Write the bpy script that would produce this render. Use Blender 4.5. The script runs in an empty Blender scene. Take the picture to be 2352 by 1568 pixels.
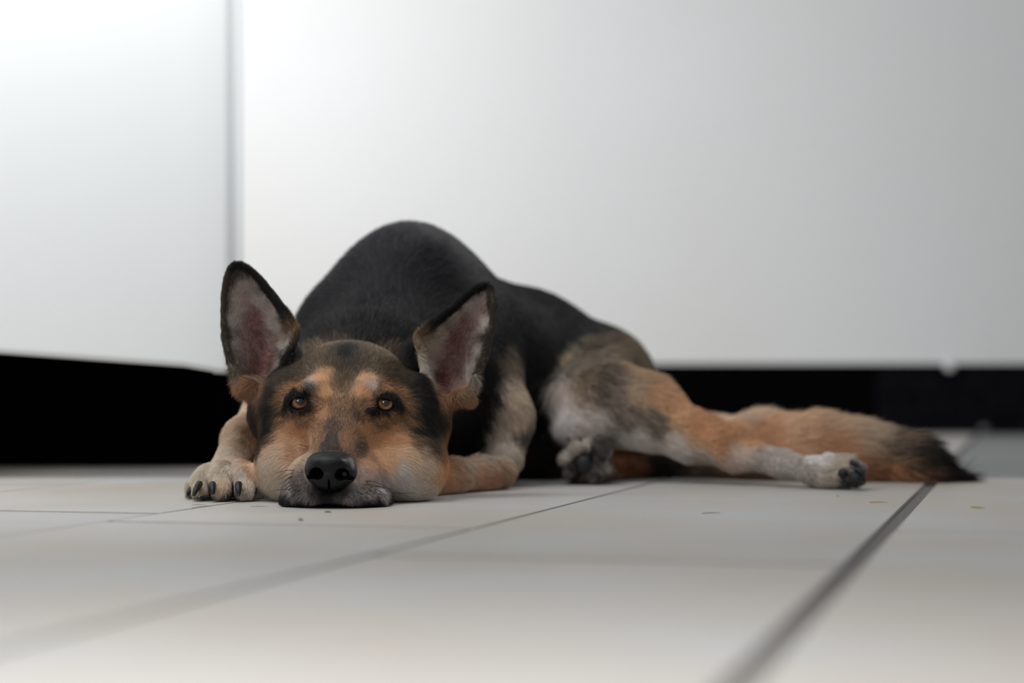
import bpy, math, random
import numpy as np
from mathutils import Vector
from mathutils.bvhtree import BVHTree

rng = np.random.default_rng(7)
random.seed(7)
scene = bpy.context.scene
COL = scene.collection

# ------------------------------------------------------------------ camera
F = 4573.0            # focal length in pixels of the 2352 wide frame (70 mm)
CH = 0.115            # camera height
HZ = 890.0            # horizon row
cam_d = bpy.data.cameras.new('camera')
cam = bpy.data.objects.new('camera', cam_d); COL.objects.link(cam)
cam.location = (0, 0, CH); cam.rotation_euler = (math.radians(90), 0, 0)
cam_d.sensor_width = 36; cam_d.lens = 36 * F / 2352.0
cam_d.shift_y = (HZ - 784) / 2352.0
cam_d.clip_start = 0.02
cam_d.dof.use_dof = True; cam_d.dof.focus_distance = 1.955; cam_d.dof.aperture_fstop = 2.7
scene.camera = cam

# ------------------------------------------------------------------ light
scene.view_settings.view_transform = 'Standard'
scene.view_settings.look = 'None'
scene.view_settings.gamma = 1.0
scene.view_settings.exposure = 0.0
scene.view_settings.use_curve_mapping = False
w = bpy.data.worlds.new('world'); scene.world = w; w.use_nodes = True
w.node_tree.nodes['Background'].inputs[0].default_value = (0.90, 0.95, 1.0, 1)
w.node_tree.nodes['Background'].inputs[1].default_value = 0.33

def area(name, loc, target, size, power, color=(1, 1, 1), sy=None, spread=180):
    l = bpy.data.lights.new(name, 'AREA'); l.energy = power; l.color = color
    l.shape = 'RECTANGLE'; l.size = size; l.size_y = sy or size; l.spread = math.radians(spread)
    o = bpy.data.objects.new(name, l); COL.objects.link(o)
    o.location = loc
    o.rotation_euler = (Vector(target) - Vector(loc)).to_track_quat('-Z', 'Y').to_euler()
    return o
area('ceiling_window', (-0.95, 0.9, 2.4), (0.0, 2.1, 0.0), 0.55, 7.5, (1.0, 0.985, 0.96), 1.0)
area('ceiling_window', (0.35, 0.9, 2.4), (0.05, 2.1, 0.0), 0.55, 7.5, (1.0, 0.985, 0.96), 1.0)
area('front_window', (-1.3, -0.7, 1.2), (-0.1, 2.1, 0.1), 0.7, 17, (0.97, 0.99, 1.0), 0.8)
area('cabinet_wash', (-0.75, 1.75, 1.45), (-0.80, 2.45, 0.75), 1.1, 10.5, (0.97, 0.99, 1.0), 0.4, 130)  # added lamp above the frame, brightens only the cabinet front
area('wall_wash', (-1.1, 3.6, 1.5), (-0.45, 5.0, 0.55), 1.6, 23, (0.98, 0.99, 1.0), 0.8, 150)  # added lamp out of view, makes the back wall brighter at the left
area('cabinet_side_fill', (1.1, 3.3, 1.25), (-0.34, 2.48, 0.6), 0.5, 3.2, (0.98, 0.99, 1.0), 0.5, 50)  # unseen fill added to lighten the cabinet's right side, not a window
area('near_floor_fill', (-0.25, 0.15, 1.1), (-0.12, 0.42, 0.0), 0.35, 4.2, (1.0, 0.99, 0.98), 0.25, 66)  # added fill near the camera for the pale foreground glow, not a window

# ------------------------------------------------------------------ helpers
def P(px, py, d):
    return np.array([(px - 1176.0) * d / F, d, CH - (py - HZ) * d / F])

def srgb(c):
    c = np.asarray(c, float) / 255.0
    return np.where(c <= 0.04045, c / 12.92, ((c + 0.055) / 1.055) ** 2.4)

def new_mat(name):
    m = bpy.data.materials.new(name); m.use_nodes = True
    return m, m.node_tree, m.node_tree.nodes['Principled BSDF']

def link_obj(name, data, parent=None, mats=()):
    o = bpy.data.objects.new(name, data); COL.objects.link(o)
    for m in mats: o.data.materials.append(m)
    if parent is not None: o.parent = parent
    return o

def mesh_from(name, V, Q, smooth=True):
    V = np.asarray(V, np.float32); Q = np.asarray(Q, np.int32)
    me = bpy.data.meshes.new(name)
    me.vertices.add(len(V)); me.vertices.foreach_set('co', V.ravel())
    k = Q.shape[1]
    me.loops.add(Q.size); me.loops.foreach_set('vertex_index', Q.ravel())
    me.polygons.add(len(Q)); me.polygons.foreach_set('loop_start', np.arange(0, Q.size, k, dtype=np.int32))
    me.update(calc_edges=True); me.validate()
    if smooth: me.polygons.foreach_set('use_smooth', np.ones(len(me.polygons), bool))
    return me

def box_mesh(name, x0, x1, y0, y1, z0, z1, bev=0.0):
    import bmesh
    bm = bmesh.new()
    v = [bm.verts.new((x, y, z)) for z in (z0, z1) for y in (y0, y1) for x in (x0, x1)]
    for f in ((0,2,3,1),(4,5,7,6),(0,1,5,4),(1,3,7,5),(3,2,6,7),(2,0,4,6)): bm.faces.new([v[i] for i in f])
    if bev: bmesh.ops.bevel(bm, geom=list(bm.edges), offset=bev, segments=2, affect='EDGES', profile=0.6)
    me = bpy.data.meshes.new(name); bm.to_mesh(me); bm.free()
    return me

def tube_mesh(name, pts, radii, n=8, caps=True):
    pts = [Vector(p) for p in pts]; V = []; Fc = []
    for i, p in enumerate(pts):
        t = (pts[min(i+1, len(pts)-1)] - pts[max(i-1, 0)]).normalized()
        a = t.cross(Vector((0.03, 0.02, 1))).normalized(); b = t.cross(a)
        for k in range(n):
            an = 2 * math.pi * k / n
            V.append(p + (a * math.cos(an) + b * math.sin(an)) * radii[i])
    for i in range(len(pts)-1):
        for k in range(n):
            Fc.append((i*n+k, i*n+(k+1) % n, (i+1)*n+(k+1) % n, (i+1)*n+k))
    if caps:
        Fc.append(tuple(range(n))); Fc.append(tuple((len(pts)-1)*n+k for k in reversed(range(n))))
    me = bpy.data.meshes.new(name); me.from_pydata([tuple(v) for v in V], [], Fc); me.update()
    me.polygons.foreach_set('use_smooth', [True]*len(me.polygons))
    return me

# ------------------------------------------------------------------ materials of the room
def tile_material():
    m, nt, b = new_mat('floor_tile')
    N = nt.nodes; L = nt.links
    geo = N.new('ShaderNodeNewGeometry')
    oi = N.new('ShaderNodeObjectInfo')
    n1 = N.new('ShaderNodeTexNoise'); n1.inputs['Scale'].default_value = 3.2; n1.inputs['Detail'].default_value = 5
    L.new(geo.outputs['Position'], n1.inputs['Vector'])
    r = N.new('ShaderNodeValToRGB')
    r.color_ramp.elements[0].position = 0.35; r.color_ramp.elements[0].color = (0.44, 0.395, 0.345, 1)
    r.color_ramp.elements[1].position = 0.65; r.color_ramp.elements[1].color = (0.455, 0.45, 0.44, 1)
    L.new(n1.outputs['Fac'], r.inputs['Fac'])
    n2 = N.new('ShaderNodeTexNoise'); n2.inputs['Scale'].default_value = 260; n2.inputs['Detail'].default_value = 3
    L.new(geo.outputs['Position'], n2.inputs['Vector'])
    r2 = N.new('ShaderNodeValToRGB')
    r2.color_ramp.elements[0].position = 0.30; r2.color_ramp.elements[0].color = (0.72, 0.69, 0.66, 1)
    r2.color_ramp.elements[1].position = 0.40; r2.color_ramp.elements[1].color = (1, 1, 1, 1)
    L.new(n2.outputs['Fac'], r2.inputs['Fac'])
    mx = N.new('ShaderNodeMix'); mx.data_type = 'RGBA'; mx.blend_type = 'MULTIPLY'; mx.inputs[0].default_value = 0.6
    L.new(r.outputs['Color'], mx.inputs[6]); L.new(r2.outputs['Color'], mx.inputs[7])
    mp = N.new('ShaderNodeMapRange'); mp.inputs[3].default_value = 0.93; mp.inputs[4].default_value = 1.05
    L.new(oi.outputs['Random'], mp.inputs[0])
    mx2 = N.new('ShaderNodeMix'); mx2.data_type = 'RGBA'; mx2.blend_type = 'MULTIPLY'; mx2.inputs[0].default_value = 1
    L.new(mx.outputs[2], mx2.inputs[6]); L.new(mp.outputs[0], mx2.inputs[7])
    L.new(mx2.outputs[2], b.inputs['Base Color'])
    b.inputs['Roughness'].default_value = 0.48; b.inputs['Specular IOR Level'].default_value = 0.35
    bp = N.new('ShaderNodeBump'); bp.inputs['Strength'].default_value = 0.12; bp.inputs['Distance'].default_value = 0.001
    L.new(n2.outputs['Fac'], bp.inputs['Height']); L.new(bp.outputs['Normal'], b.inputs['Normal'])
    return m

def plain(name, col, rough=0.5, spec=0.5, noise=0.0, scale=20):
    m, nt, b = new_mat(name)
    if noise:
        N = nt.nodes; L = nt.links
        geo = N.new('ShaderNodeNewGeometry'); n1 = N.new('ShaderNodeTexNoise')
        n1.inputs['Scale'].default_value = scale; n1.inputs['Detail'].default_value = 4
        L.new(geo.outputs['Position'], n1.inputs['Vector'])
        r = N.new('ShaderNodeValToRGB')
        r.color_ramp.elements[0].color = tuple(c * (1 - noise) for c in col) + (1,)
        r.color_ramp.elements[1].color = tuple(min(1, c * (1 + noise)) for c in col) + (1,)
        r.color_ramp.elements[0].position = 0.3; r.color_ramp.elements[1].position = 0.7
        L.new(n1.outputs['Fac'], r.inputs['Fac']); L.new(r.outputs['Color'], b.inputs['Base Color'])
    else:
        b.inputs['Base Color'].default_value = (*col, 1)
    b.inputs['Roughness'].default_value = rough; b.inputs['Specular IOR Level'].default_value = spec
    return m

M_tile = tile_material()
M_tile_grey = plain('grey_floor_tile', (0.20, 0.20, 0.195), 0.5, 0.35, 0.10, 5)
M_grout = plain('grout', (0.17, 0.158, 0.148), 0.95, 0.1, 0.3, 300)
M_wall = plain('white_wall_paint', (0.80, 0.80, 0.80), 0.6, 0.3, 0.03, 0.9)
_cr = [n for n in M_wall.node_tree.nodes if n.type == 'VALTORGB'][0].color_ramp
_cr.elements[0].color = (0.77, 0.752, 0.728, 1); _cr.elements[1].color = (0.80, 0.81, 0.82, 1)
M_unit = plain('white_lacquer', (0.80, 0.815, 0.82), 0.35, 0.4, 0.02, 2.0)
M_black = plain('matt_black_board', (0.0012, 0.001, 0.0014), 0.9, 0.03)
M_black2 = plain('worn_black_board', (0.0042, 0.0035, 0.0052), 0.85, 0.06, 0.8, 60)
M_scuff = plain('scuff_grey', (0.12, 0.11, 0.12), 0.8, 0.2, 0.4, 200)

# ------------------------------------------------------------------ floor
def box(name, mat, *a, bev=0.0, parent=None):
    return link_obj(name, box_mesh(name, *a, bev=bev), parent, [mat])

floor = box('floor', M_grout, -6, 6, -1.5, 6.2, -0.06, -0.003)
floor['kind'] = 'structure'
TH = math.atan2(1174.0, F)
ct, st = math.cos(TH), math.sin(TH)
def to_ts(X, Y): return X * ct - Y * st, X * st + Y * ct
def line_t(px, py):
    d = F * CH / (py - HZ); X = (px - 1176) * d / F
    return to_ts(X, d)[0]
tC, tA, tB = line_t(100, 1217), line_t(1072, 1217), line_t(2035, 1217)
pitch = (tB - tC) / 2
edges = {i: tC + i * pitch for i in range(-9, 16)}
edges[1] = tA
gapw = {0: 0.0045, 1: 0.0055, 2: 0.0145}
offs = {0: 1.576, 1: 1.307, 2: 1.628, -1: 1.688}
LEN = 1.0
meshes = {}
for i in range(-9, 15):
    s0 = offs.get(i, 1.2 + ((i * 0.37) % 1.0))
    a0, a1 = edges[i] + gapw.get(i, 0.006) / 2, edges[i+1] - gapw.get(i+1, 0.006) / 2
    me = box_mesh('tile', a0, a1, 0.008, LEN - 0.008, -0.012, 0, bev=0.0009)
    for k in range(-4, 7):
        s = s0 + k * LEN
        tc = (a0 + a1) / 2; sc = s + LEN / 2
        X = tc * ct + sc * st; Y = -tc * st + sc * ct
        if Y < -1.2 or Y > 5.6 or abs(X) > 3.6: continue
        if i >= 2 and k >= 1:
            if (i, 'g') not in meshes:
                m2 = me.copy(); m2.materials.clear(); m2.materials.append(M_tile_grey); meshes[(i, 'g')] = m2
            t = link_obj('tile', meshes[(i, 'g')], floor)
        else:
            t = link_obj('tile', me, floor, [] if me.materials else [M_tile])
        t.rotation_euler = (0, 0, -TH)
        t.location = (s * st, s * ct, random.uniform(-0.0002, 0.0002))

# ------------------------------------------------------------------ back wall and plinth
WY = 5.0
wz = CH + 55 * WY / F
wall = box('wall_back', M_wall, -4.5, 3.6, WY, WY + 0.12, wz, 3.2); wall['kind'] = 'structure'
xs = (2012 - 1176) * WY / F
bb = box('baseboard_back', M_black, -4.5, xs - 0.003, WY + 0.012, WY + 0.1, 0, wz); bb['kind'] = 'structure'
pn = box('panel', M_black2, xs + 0.003, 3.6, WY + 0.010, WY + 0.1, 0, wz, bev=0.002, parent=bb)
pn['label'] = 'worn darker-grained plinth panel'
import bmesh
def blob(name, c, r, mat, parent=None, seg=12):
    bm = bmesh.new(); bmesh.ops.create_uvsphere(bm, u_segments=seg, v_segments=seg // 2 + 2, radius=1.0)
    for v in bm.verts:
        v.co = Vector((v.co.x * r[0], v.co.y * r[1], v.co.z * r[2])) * (1 + 0.08 * math.sin(9 * v.co.x + 5 * v.co.z)) + Vector(c)
    me = bpy.data.meshes.new(name); bm.to_mesh(me); bm.free()
    me.polygons.foreach_set('use_smooth', [True] * len(me.polygons))
    return link_obj(name, me, parent, [mat])
c = P(2181, 838, WY - 0.004)
blob('drip', c, (0.014, 0.006, 0.016), M_wall, wall)
c = P(2258, 984, WY - 0.01)
kb = blob('pebble', (c[0], WY - 0.02, 0.011), (0.013, 0.012, 0.011), M_scuff)
kb['label'] = 'small pale pebble lying against the black plinth at the right'; kb['category'] = 'pebble'

# ------------------------------------------------------------------ white unit on the left
UY = 2.45
def unit_panel():
    # front skirt of the unit: its lower edge sags slightly towards the corner
    xl = -1.6; xr = (507 - 1176) * UY / F
    n = 28; V = []; Q = []
    def zb(x):
        px = 1176 + x * F / UY
        z = CH + (78 - 36 * (px / 500.0)) * UY / F
        if px > 445: z -= 0.0045 * min(1, (px - 445) / 45.0) 
        return z
    prof = [(-0.0, 0), (0.012, 0.0)]
    rows = []
    xsn = np.linspace(xl, xr, n)
    for x in xsn:
        z = zb(x)
        rd = 0.010
        ring = [(x, UY + 0.03, z), (x, UY + 0.008, z), (x, UY + 0.002, z + 0.002), (x, UY, z + 0.008), (x, UY, 1.15), (x, UY, 2.3), (x, UY + 0.03, 2.3)]
        rows.append(ring)
    # rounded corner turning back to the wall
    for k in range(1, 9):
        a = k / 8 * math.pi / 2; x = xr + 0.018 * math.sin(a); y0 = UY + 0.018 * (1 - math.cos(a)); z = zb(xr)
        dx, dy = -math.cos(a - 0) * 0 , 1
        nx, ny = math.sin(a), -math.cos(a)
        rows.append([(x - nx*0.03, y0 - ny*0.03, z), (x - nx*0.008, y0 - ny*0.008, z), (x - nx*0.002, y0 - ny*0.002, z + 0.002), (x, y0, z + 0.008), (x, y0, 1.15), (x, y0, 2.3), (x - nx*0.03, y0 - ny*0.03, 2.3)])
    xe = xr + 0.018
    z = zb(xr)
    for y in (UY + 0.04, UY + 0.06, UY + 0.08):
        rows.append([(xe - 0.03, y, z), (xe - 0.008, y, z), (xe - 0.002, y, z + 0.002), (xe, y, z + 0.008), (xe, y, 1.15), (xe, y, 2.3), (xe - 0.03, y, 2.3)])
    m = len(rows[0])
    for r_ in rows: V += r_
    for i in range(len(rows) - 1):
        for j in range(m):
            Q.append((i*m+j, i*m+(j+1) % m, (i+1)*m+(j+1) % m, (i+1)*m+j))
    return mesh_from('front_panel', V, Q), xe
unit = bpy.data.objects.new('cabinet', None); COL.objects.link(unit); unit.location = (0, 0, 0)
unit['label'] = 'tall white cabinet with rounded corner and black plinth behind the paw at the left'
unit['category'] = 'cabinet'
me_u, xe = unit_panel()
link_obj('front_panel', me_u, unit, [M_unit])
box('plinth', M_black, -1.6, -0.40, 2.92, 2.97, 0, 0.17, parent=unit)
box('carcass', M_unit, -1.6, -0.425, UY + 0.078, 2.97, 0.171, 2.28, bev=0.002, parent=unit)

# ================================================================== THE DOG
# ---- signed distance field on a rectilinear grid
def axis(segs):
    out = [segs[0][0]]
    for (a, b, h) in segs:
        n = max(1, int(round((b - a) / h)))
        out += list(np.linspace(a, b, n + 1)[1:])
    return np.array(out, np.float32)

class Field:
    def __init__(s, ax, ay, az):
        s.ax, s.ay, s.az = ax, ay, az
        s.f = np.full((len(ax), len(ay), len(az)), 0.08, np.float32)
    def sub(s, lo, hi):
        i0, i1 = np.searchsorted(s.ax, [lo[0], hi[0]]); j0, j1 = np.searchsorted(s.ay, [lo[1], hi[1]]); k0, k1 = np.searchsorted(s.az, [lo[2], hi[2]])
        if i1 <= i0 or j1 <= j0 or k1 <= k0: return None
        sl = (slice(i0, i1), slice(j0, j1), slice(k0, k1))
        return sl, s.ax[i0:i1, None, None], s.ay[None, j0:j1, None], s.az[None, None, k0:k1]
    @staticmethod
    def smin(a, b, k):
        h = np.maximum(k - np.abs(a - b), 0) / k
        return np.minimum(a, b) - h * h * k * 0.25
    def apply(s, sl, d, k, op):
        a = s.f[sl]
        if op == 'add': s.f[sl] = s.smin(a, d, k)
        else: s.f[sl] = -s.smin(-a, d, k)
    def ell(s, c, r, k=0.012, op='add', rot=0.0):
        c = np.asarray(c); r = np.asarray(r); R = (max(r) if rot else r); R = np.ones(3) * R
        m = k + 0.012
        q = s.sub(c - R - m, c + R + m)
        if q is None: return
        sl, X, Y, Z = q
        X = X - c[0]; Y = Y - c[1]; Z = Z - c[2]
        if rot:
            ca, sa = math.cos(rot), math.sin(rot); X, Z = X * ca + Z * sa, -X * sa + Z * ca
        k0 = np.sqrt((X/r[0])**2 + (Y/r[1])**2 + (Z/r[2])**2)
        k1 = np.sqrt((X/r[0]**2)**2 + (Y/r[1]**2)**2 + (Z/r[2]**2)**2) + 1e-9
        s.apply(sl, k0 * (k0 - 1) / k1, k, op)
    def cone(s, a, ra, b, rb, k=0.012, op='add'):
        a = np.asarray(a); b = np.asarray(b); R = max(ra, rb); m = k + 0.012
        q = s.sub(np.minimum(a, b) - R - m, np.maximum(a, b) + R + m)
        if q is None: return
        sl, X, Y, Z = q
        ab = b - a; L2 = float(ab @ ab)
        t = ((X - a[0]) * ab[0] + (Y - a[1]) * ab[1] + (Z - a[2]) * ab[2]) / L2
        t = np.clip(t, 0, 1)
        d = np.sqrt((X - a[0] - t*ab[0])**2 + (Y - a[1] - t*ab[1])**2 + (Z - a[2] - t*ab[2])**2) - (ra + (rb - ra) * t)
        s.apply(sl, d, k, op)
    def points(s, pts, rad, k):
        """union with a sheet given by dense sample points of radius rad"""
        reach = 0.013
        lo = pts.min(0) - reach; hi = pts.max(0) + reach
        q = s.sub(lo, hi); sl, X, Y, Z = q
        d = np.full((X.shape[0], Y.shape[1], Z.shape[2]), reach, np.float32)
        ax, ay, az = X[:, 0, 0], Y[0, :, 0], Z[0, 0, :]
        i0 = np.searchsorted(ax, pts[:, 0] - reach); i1 = np.searchsorted(ax, pts[:, 0] + reach)
        j0 = np.searchsorted(ay, pts[:, 1] - reach); j1 = np.searchsorted(ay, pts[:, 1] + reach)
        k0 = np.searchsorted(az, pts[:, 2] - reach); k1 = np.searchsorted(az, pts[:, 2] + reach)
        for n in range(len(pts)):
            v = d[i0[n]:i1[n], j0[n]:j1[n], k0[n]:k1[n]]
            dd = np.sqrt((ax[i0[n]:i1[n], None, None] - pts[n, 0])**2 + (ay[None, j0[n]:j1[n], None] - pts[n, 1])**2 + (az[None, None, k0[n]:k1[n]] - pts[n, 2])**2)
            np.minimum(v, dd, out=v)
        s.apply(sl, d - rad, k, 'add')
    def floor_cut(s, z):
        np.maximum(s.f, (z - s.az)[None, None, :], out=s.f)
    def mesh(s):
        f = s.f; f[0] = f[-1] = 1; f[:, 0] = f[:, -1] = 1; f[:, :, 0] = f[:, :, -1] = 1
        ins = f < 0
        nx, ny, nz = f.shape
        cnt = np.zeros((nx-1, ny-1, nz-1), np.uint8)
        for a in (0, 1):
            for b in (0, 1):
                for c in (0, 1):
                    cnt += ins[a:nx-1+a, b:ny-1+b, c:nz-1+c]
        I, J, K = np.nonzero((cnt > 0) & (cnt < 8)); del cnt
        idx = np.full((nx-1, ny-1, nz-1), -1, np.int32); idx[I, J, K] = np.arange(len(I))
        acc = np.zeros((len(I), 3)); num = np.zeros(len(I))
        corners = [(a, b, c) for a in (0, 1) for b in (0, 1) for c in (0, 1)]
        for u in corners:
            for v in corners:
                if sum(abs(u[i] - v[i]) for i in range(3)) != 1 or u > v: continue
                fu = f[I+u[0], J+u[1], K+u[2]]; fv = f[I+v[0], J+v[1], K+v[2]]
                m = (fu < 0) != (fv < 0)
                t = np.where(m, fu / np.where(m, fu - fv, 1), 0)
                pu = np.stack([s.ax[I+u[0]], s.ay[J+u[1]], s.az[K+u[2]]], 1); pv = np.stack([s.ax[I+v[0]], s.ay[J+v[1]], s.az[K+v[2]]], 1)
                acc += np.where(m[:, None], pu + (pv - pu) * t[:, None], 0); num += m
        V = acc / num[:, None]
        quads = []
        e = ins[:-1] != ins[1:]; a, b, c = np.nonzero(e[:, 1:-1, 1:-1]); b += 1; c += 1
        q = np.stack([idx[a, b-1, c-1], idx[a, b, c-1], idx[a, b, c], idx[a, b-1, c]], 1); fl = ins[a, b, c]; q[~fl] = q[~fl][:, ::-1]; quads.append(q)
        e = ins[:, :-1] != ins[:, 1:]; a, b, c = np.nonzero(e[1:-1, :, 1:-1]); a += 1; c += 1
        q = np.stack([idx[a-1, b, c-1], idx[a-1, b, c], idx[a, b, c], idx[a, b, c-1]], 1); fl = ins[a, b, c]; q[~fl] = q[~fl][:, ::-1]; quads.append(q)
        e = ins[:, :, :-1] != ins[:, :, 1:]; a, b, c = np.nonzero(e[1:-1, 1:-1, :]); a += 1; b += 1
        q = np.stack([idx[a-1, b-1, c], idx[a, b-1, c], idx[a, b, c], idx[a-1, b, c]], 1); fl = ins[a, b, c]; q[~fl] = q[~fl][:, ::-1]; quads.append(q)
        return V, np.concatenate(quads)

G = Field(axis([(-0.345, -0.008, 0.0016), (-0.008, 0.60, 0.004)]),
          axis([(1.85, 2.055, 0.0016), (2.055, 2.16, 0.0025), (2.16, 2.90, 0.004)]),
          axis([(-0.012, 0.13, 0.0016), (0.13, 0.33, 0.0025)]))

def E(px, py, d, rx, rz, ry, k=0.012, op='add', rot=0.0, off=0.0):
    u = d / F
    G.ell(P(px, py, d), (rx*u - off, ry - off, rz*u - off), k, op, math.radians(rot))
def C(a, b, k=0.012, op='add', off=0.0):
    (x, y, d, r), (x2, y2, d2, r2) = a, b
    G.cone(P(x, y, d), r*d/F - off, P(x2, y2, d2), r2*d2/F - off, k, op)
def chain(pts, k=0.012, off=0.0):
    for a, b in zip(pts[:-1], pts[1:]): C(a, b, k, off=off)

BO = 0.005   # room left for the coat
# trunk
E(945, 835, 2.42, 262, 300, 0.20, 0.02, off=BO)
E(940, 652, 2.38, 112, 130, 0.12, 0.05, off=BO)
E(775, 800, 2.38, 98, 118, 0.10, 0.04, off=BO)
E(860, 880, 2.27, 205, 200, 0.14, 0.04, off=BO)
C((980, 800, 2.48, 215), (1190, 850, 2.62, 185), 0.03, off=BO)
C((1190, 850, 2.62, 180), (1335, 892, 2.70, 163), 0.03, off=BO)
E(1392, 912, 2.68, 118, 138, 0.10, 0.03, off=BO)
E(1160, 960, 2.55, 105, 150, 0.12, 0.03, off=BO)
E(1235, 1040, 2.56, 95, 75, 0.10, 0.03, off=BO)
# hind leg on top: thigh, shank, foot
C((1400, 855, 2.56, 95), (1330, 925, 2.47, 82), 0.03, off=BO)
chain([(1325, 925, 2.46, 72), (1400, 930, 2.44, 96), (1480, 945, 2.42, 88), (1585, 1000, 2.39, 58), (1690, 1035, 2.35, 45), (1800, 1066, 2.31, 32), (1860, 1080, 2.285, 33)], 0.016, off=0.003)
E(1340, 985, 2.43, 68, 52, 0.05, 0.03, off=BO)
E(1895, 1084, 2.275, 62, 34, 0.028, 0.012, rot=-8)
for (a, b) in [((1900, 1062, 2.262, 20), (1952, 1060, 2.25, 17)), ((1905, 1080, 2.255, 20), (1968, 1078, 2.238, 18)), ((1900, 1096, 2.250, 19), (1966, 1100, 2.240, 18)), ((1885, 1102, 2.262, 17), (1935, 1108, 2.250, 14))]:
    C(a, b, 0.004)
# lower hind foot, sole towards the camera
chain([(1352, 1066, 2.40, 38), (1420, 1078, 2.50, 33), (1540, 1085, 2.56, 34), (1700, 1082, 2.52, 30)], 0.012)
E(1345, 1066, 2.385, 50, 46, 0.035, 0.01)
for (x, y, r) in [(1306, 1052, 19), (1322, 1036, 20), (1352, 1030, 21), (1380, 1044, 20), (1390, 1078, 17), (1312, 1080, 16), (1368, 1098, 15)]:
    C((x, y, 2.38, r), (x + (x-1345)*0.06, y + (y-1066)*0.05, 2.35, r*0.82), 0.006)
# tail
chain([(1480, 990, 2.66, 60), (1620, 1030, 2.56, 62), (1750, 1033, 2.50, 68), (1870, 1035, 2.47, 68), (1960, 1042, 2.46, 61), (2030, 1052, 2.45, 49), (2100, 1062, 2.43, 37), (2190, 1088, 2.425, 12)], 0.03, off=0.0)
# fore limb on the right
chain([(1110, 860, 2.36, 80), (1155, 960, 2.33, 62), (1158, 1050, 2.30, 50)], 0.03, off=0.003)
chain([(1150, 1085, 2.245, 34), (1100, 1092, 2.225, 38), (1040, 1095, 2.17, 36), (980, 1110, 2.12, 30)], 0.015)
# fore limb on the left and its paw
E(640, 930, 2.24, 60, 90, 0.09, 0.03)
chain([(618, 950, 2.20, 52), (566, 1010, 2.14, 44), (535, 1066, 2.09, 42)], 0.02)
E(512, 1100, 2.065, 66, 40, 0.035, 0.012)
for (p0, p1, p2) in [((478, 1088, 2.055, 18), (462, 1104, 2.032, 19), (459, 1131, 2.020, 16)),
                     ((512, 1078, 2.055, 20), (507, 1096, 2.024, 23), (508, 1126, 2.008, 20)),
                     ((556, 1076, 2.058, 20), (560, 1096, 2.024, 21), (560, 1128, 2.010, 18)),
                     ((462, 1104, 2.085, 16), (446, 1118, 2.065, 15), (443, 1134, 2.055, 12)),
                     ((590, 1090, 2.07, 18), (583, 1118, 2.040, 15), (580, 1134, 2.030, 14))]:
    C(p0, p1, 0.004); C(p1, p2, 0.004)
# neck
C((805, 935, 2.14, 130), (870, 890, 2.32, 200), 0.03, off=BO)
# head
E(802, 913, 2.085, 146, 126, 0.082, 0.02)
E(792, 955, 2.03, 158, 92, 0.062, 0.02)
E(657, 945, 2.075, 58, 92, 0.06, 0.02)
E(958, 955, 2.075, 56, 92, 0.06, 0.02)
E(672, 1064, 2.045, 76, 90, 0.068, 0.022)
E(938, 1068, 2.045, 86, 88, 0.068, 0.022)
E(800, 1080, 2.02, 150, 70, 0.085, 0.02)
C((790, 965, 1.995, 62), (766, 1066, 1.925, 50), 0.02)
E(712, 1100, 1.942, 47, 52, 0.045, 0.012, rot=22)
E(818, 1104, 1.942, 52, 52, 0.045, 0.012, rot=-22)
E(772, 1143, 1.935, 114, 30, 0.048, 0.01)
E(670, 1148, 1.95, 20, 18, 0.035, 0.008)
E(876, 1148, 1.95, 20, 18, 0.035, 0.008)
E(755, 1140, 1.878, 3, 14, 0.008, 0.003, 'cut')
E(722, 893, 1.998, 38, 20, 0.016, 0.014, rot=15)
E(852, 896, 1.998, 38, 20, 0.016, 0.014, rot=-15)
E(790, 850, 1.992, 10, 60, 0.012, 0.02, 'cut')        # forehead furrow
# ears
def ear(rows, base_d, tip_d, cup):
    v = np.array([r[0] for r in rows]); Lx = np.array([r[1] for r in rows], float); Rx = np.array([r[2] for r in rows], float)
    vv = np.linspace(0, 1, 150); uu = np.linspace(0, 1, 84)
    def sm(col, A):
        return np.interp(vv, v, A[:, col])
    lx, ly, rx, ry = sm(0, Lx), sm(1, Lx), sm(0, Rx), sm(1, Rx)
    for a in (lx, ly, rx, ry):
        for _ in range(6): a[1:-1] = (a[:-2] + 2*a[1:-1] + a[2:]) / 4
    pts = []
    for i, t in enumerate(vv):
        d0 = base_d + (tip_d - base_d) * t
        cp = cup * (np.interp(t, [0, .15, .4, .75, 1], [0.55, 1.0, 0.85, 0.38, 0.10]))
        for u in uu:
            px = lx[i] + (rx[i] - lx[i]) * u; py = ly[i] + (ry[i] - ly[i]) * u
            s4 = math.sin(math.pi * u) ** 0.8
            d = d0 + cp * s4
            pts.append(P(px, py, d0) * np.array([1, 0, 1]) + np.array([0, d, 0]))
    return np.array(pts, np.float32)
EARUV = [(float(u), float(v)) for v in np.linspace(0, 1, 150) for u in np.linspace(0, 1, 84)]
earL = ear([(0, (556, 898), (630, 890)), (.12, (540, 878), (648, 862)), (.27, (525, 825), (672, 805)), (.42, (513, 770), (683, 760)),
            (.56, (512, 720), (662, 722)), (.7, (513, 676), (633, 680)), (.83, (518, 641), (602, 643)), (.93, (526, 617), (575, 617)), (1, (537, 606), (555, 606))], 2.065, 2.10, 0.040)
earR = ear([(0, (990, 912), (1074, 916)), (.12, (980, 880), (1088, 888)), (.27, (966, 820), (1106, 845)), (.42, (956, 775), (1121, 800)),
            (.56, (992, 741), (1131, 752)), (.7, (1034, 706), (1134, 712)), (.83, (1069, 676), (1133, 684)), (.93, (1094, 660), (1129, 666)), (1, (1110, 653), (1122, 654))], 2.065, 2.10, 0.040)
G.points(earL, 0.0026, 0.008)
G.points(earR, 0.0026, 0.008)
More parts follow.
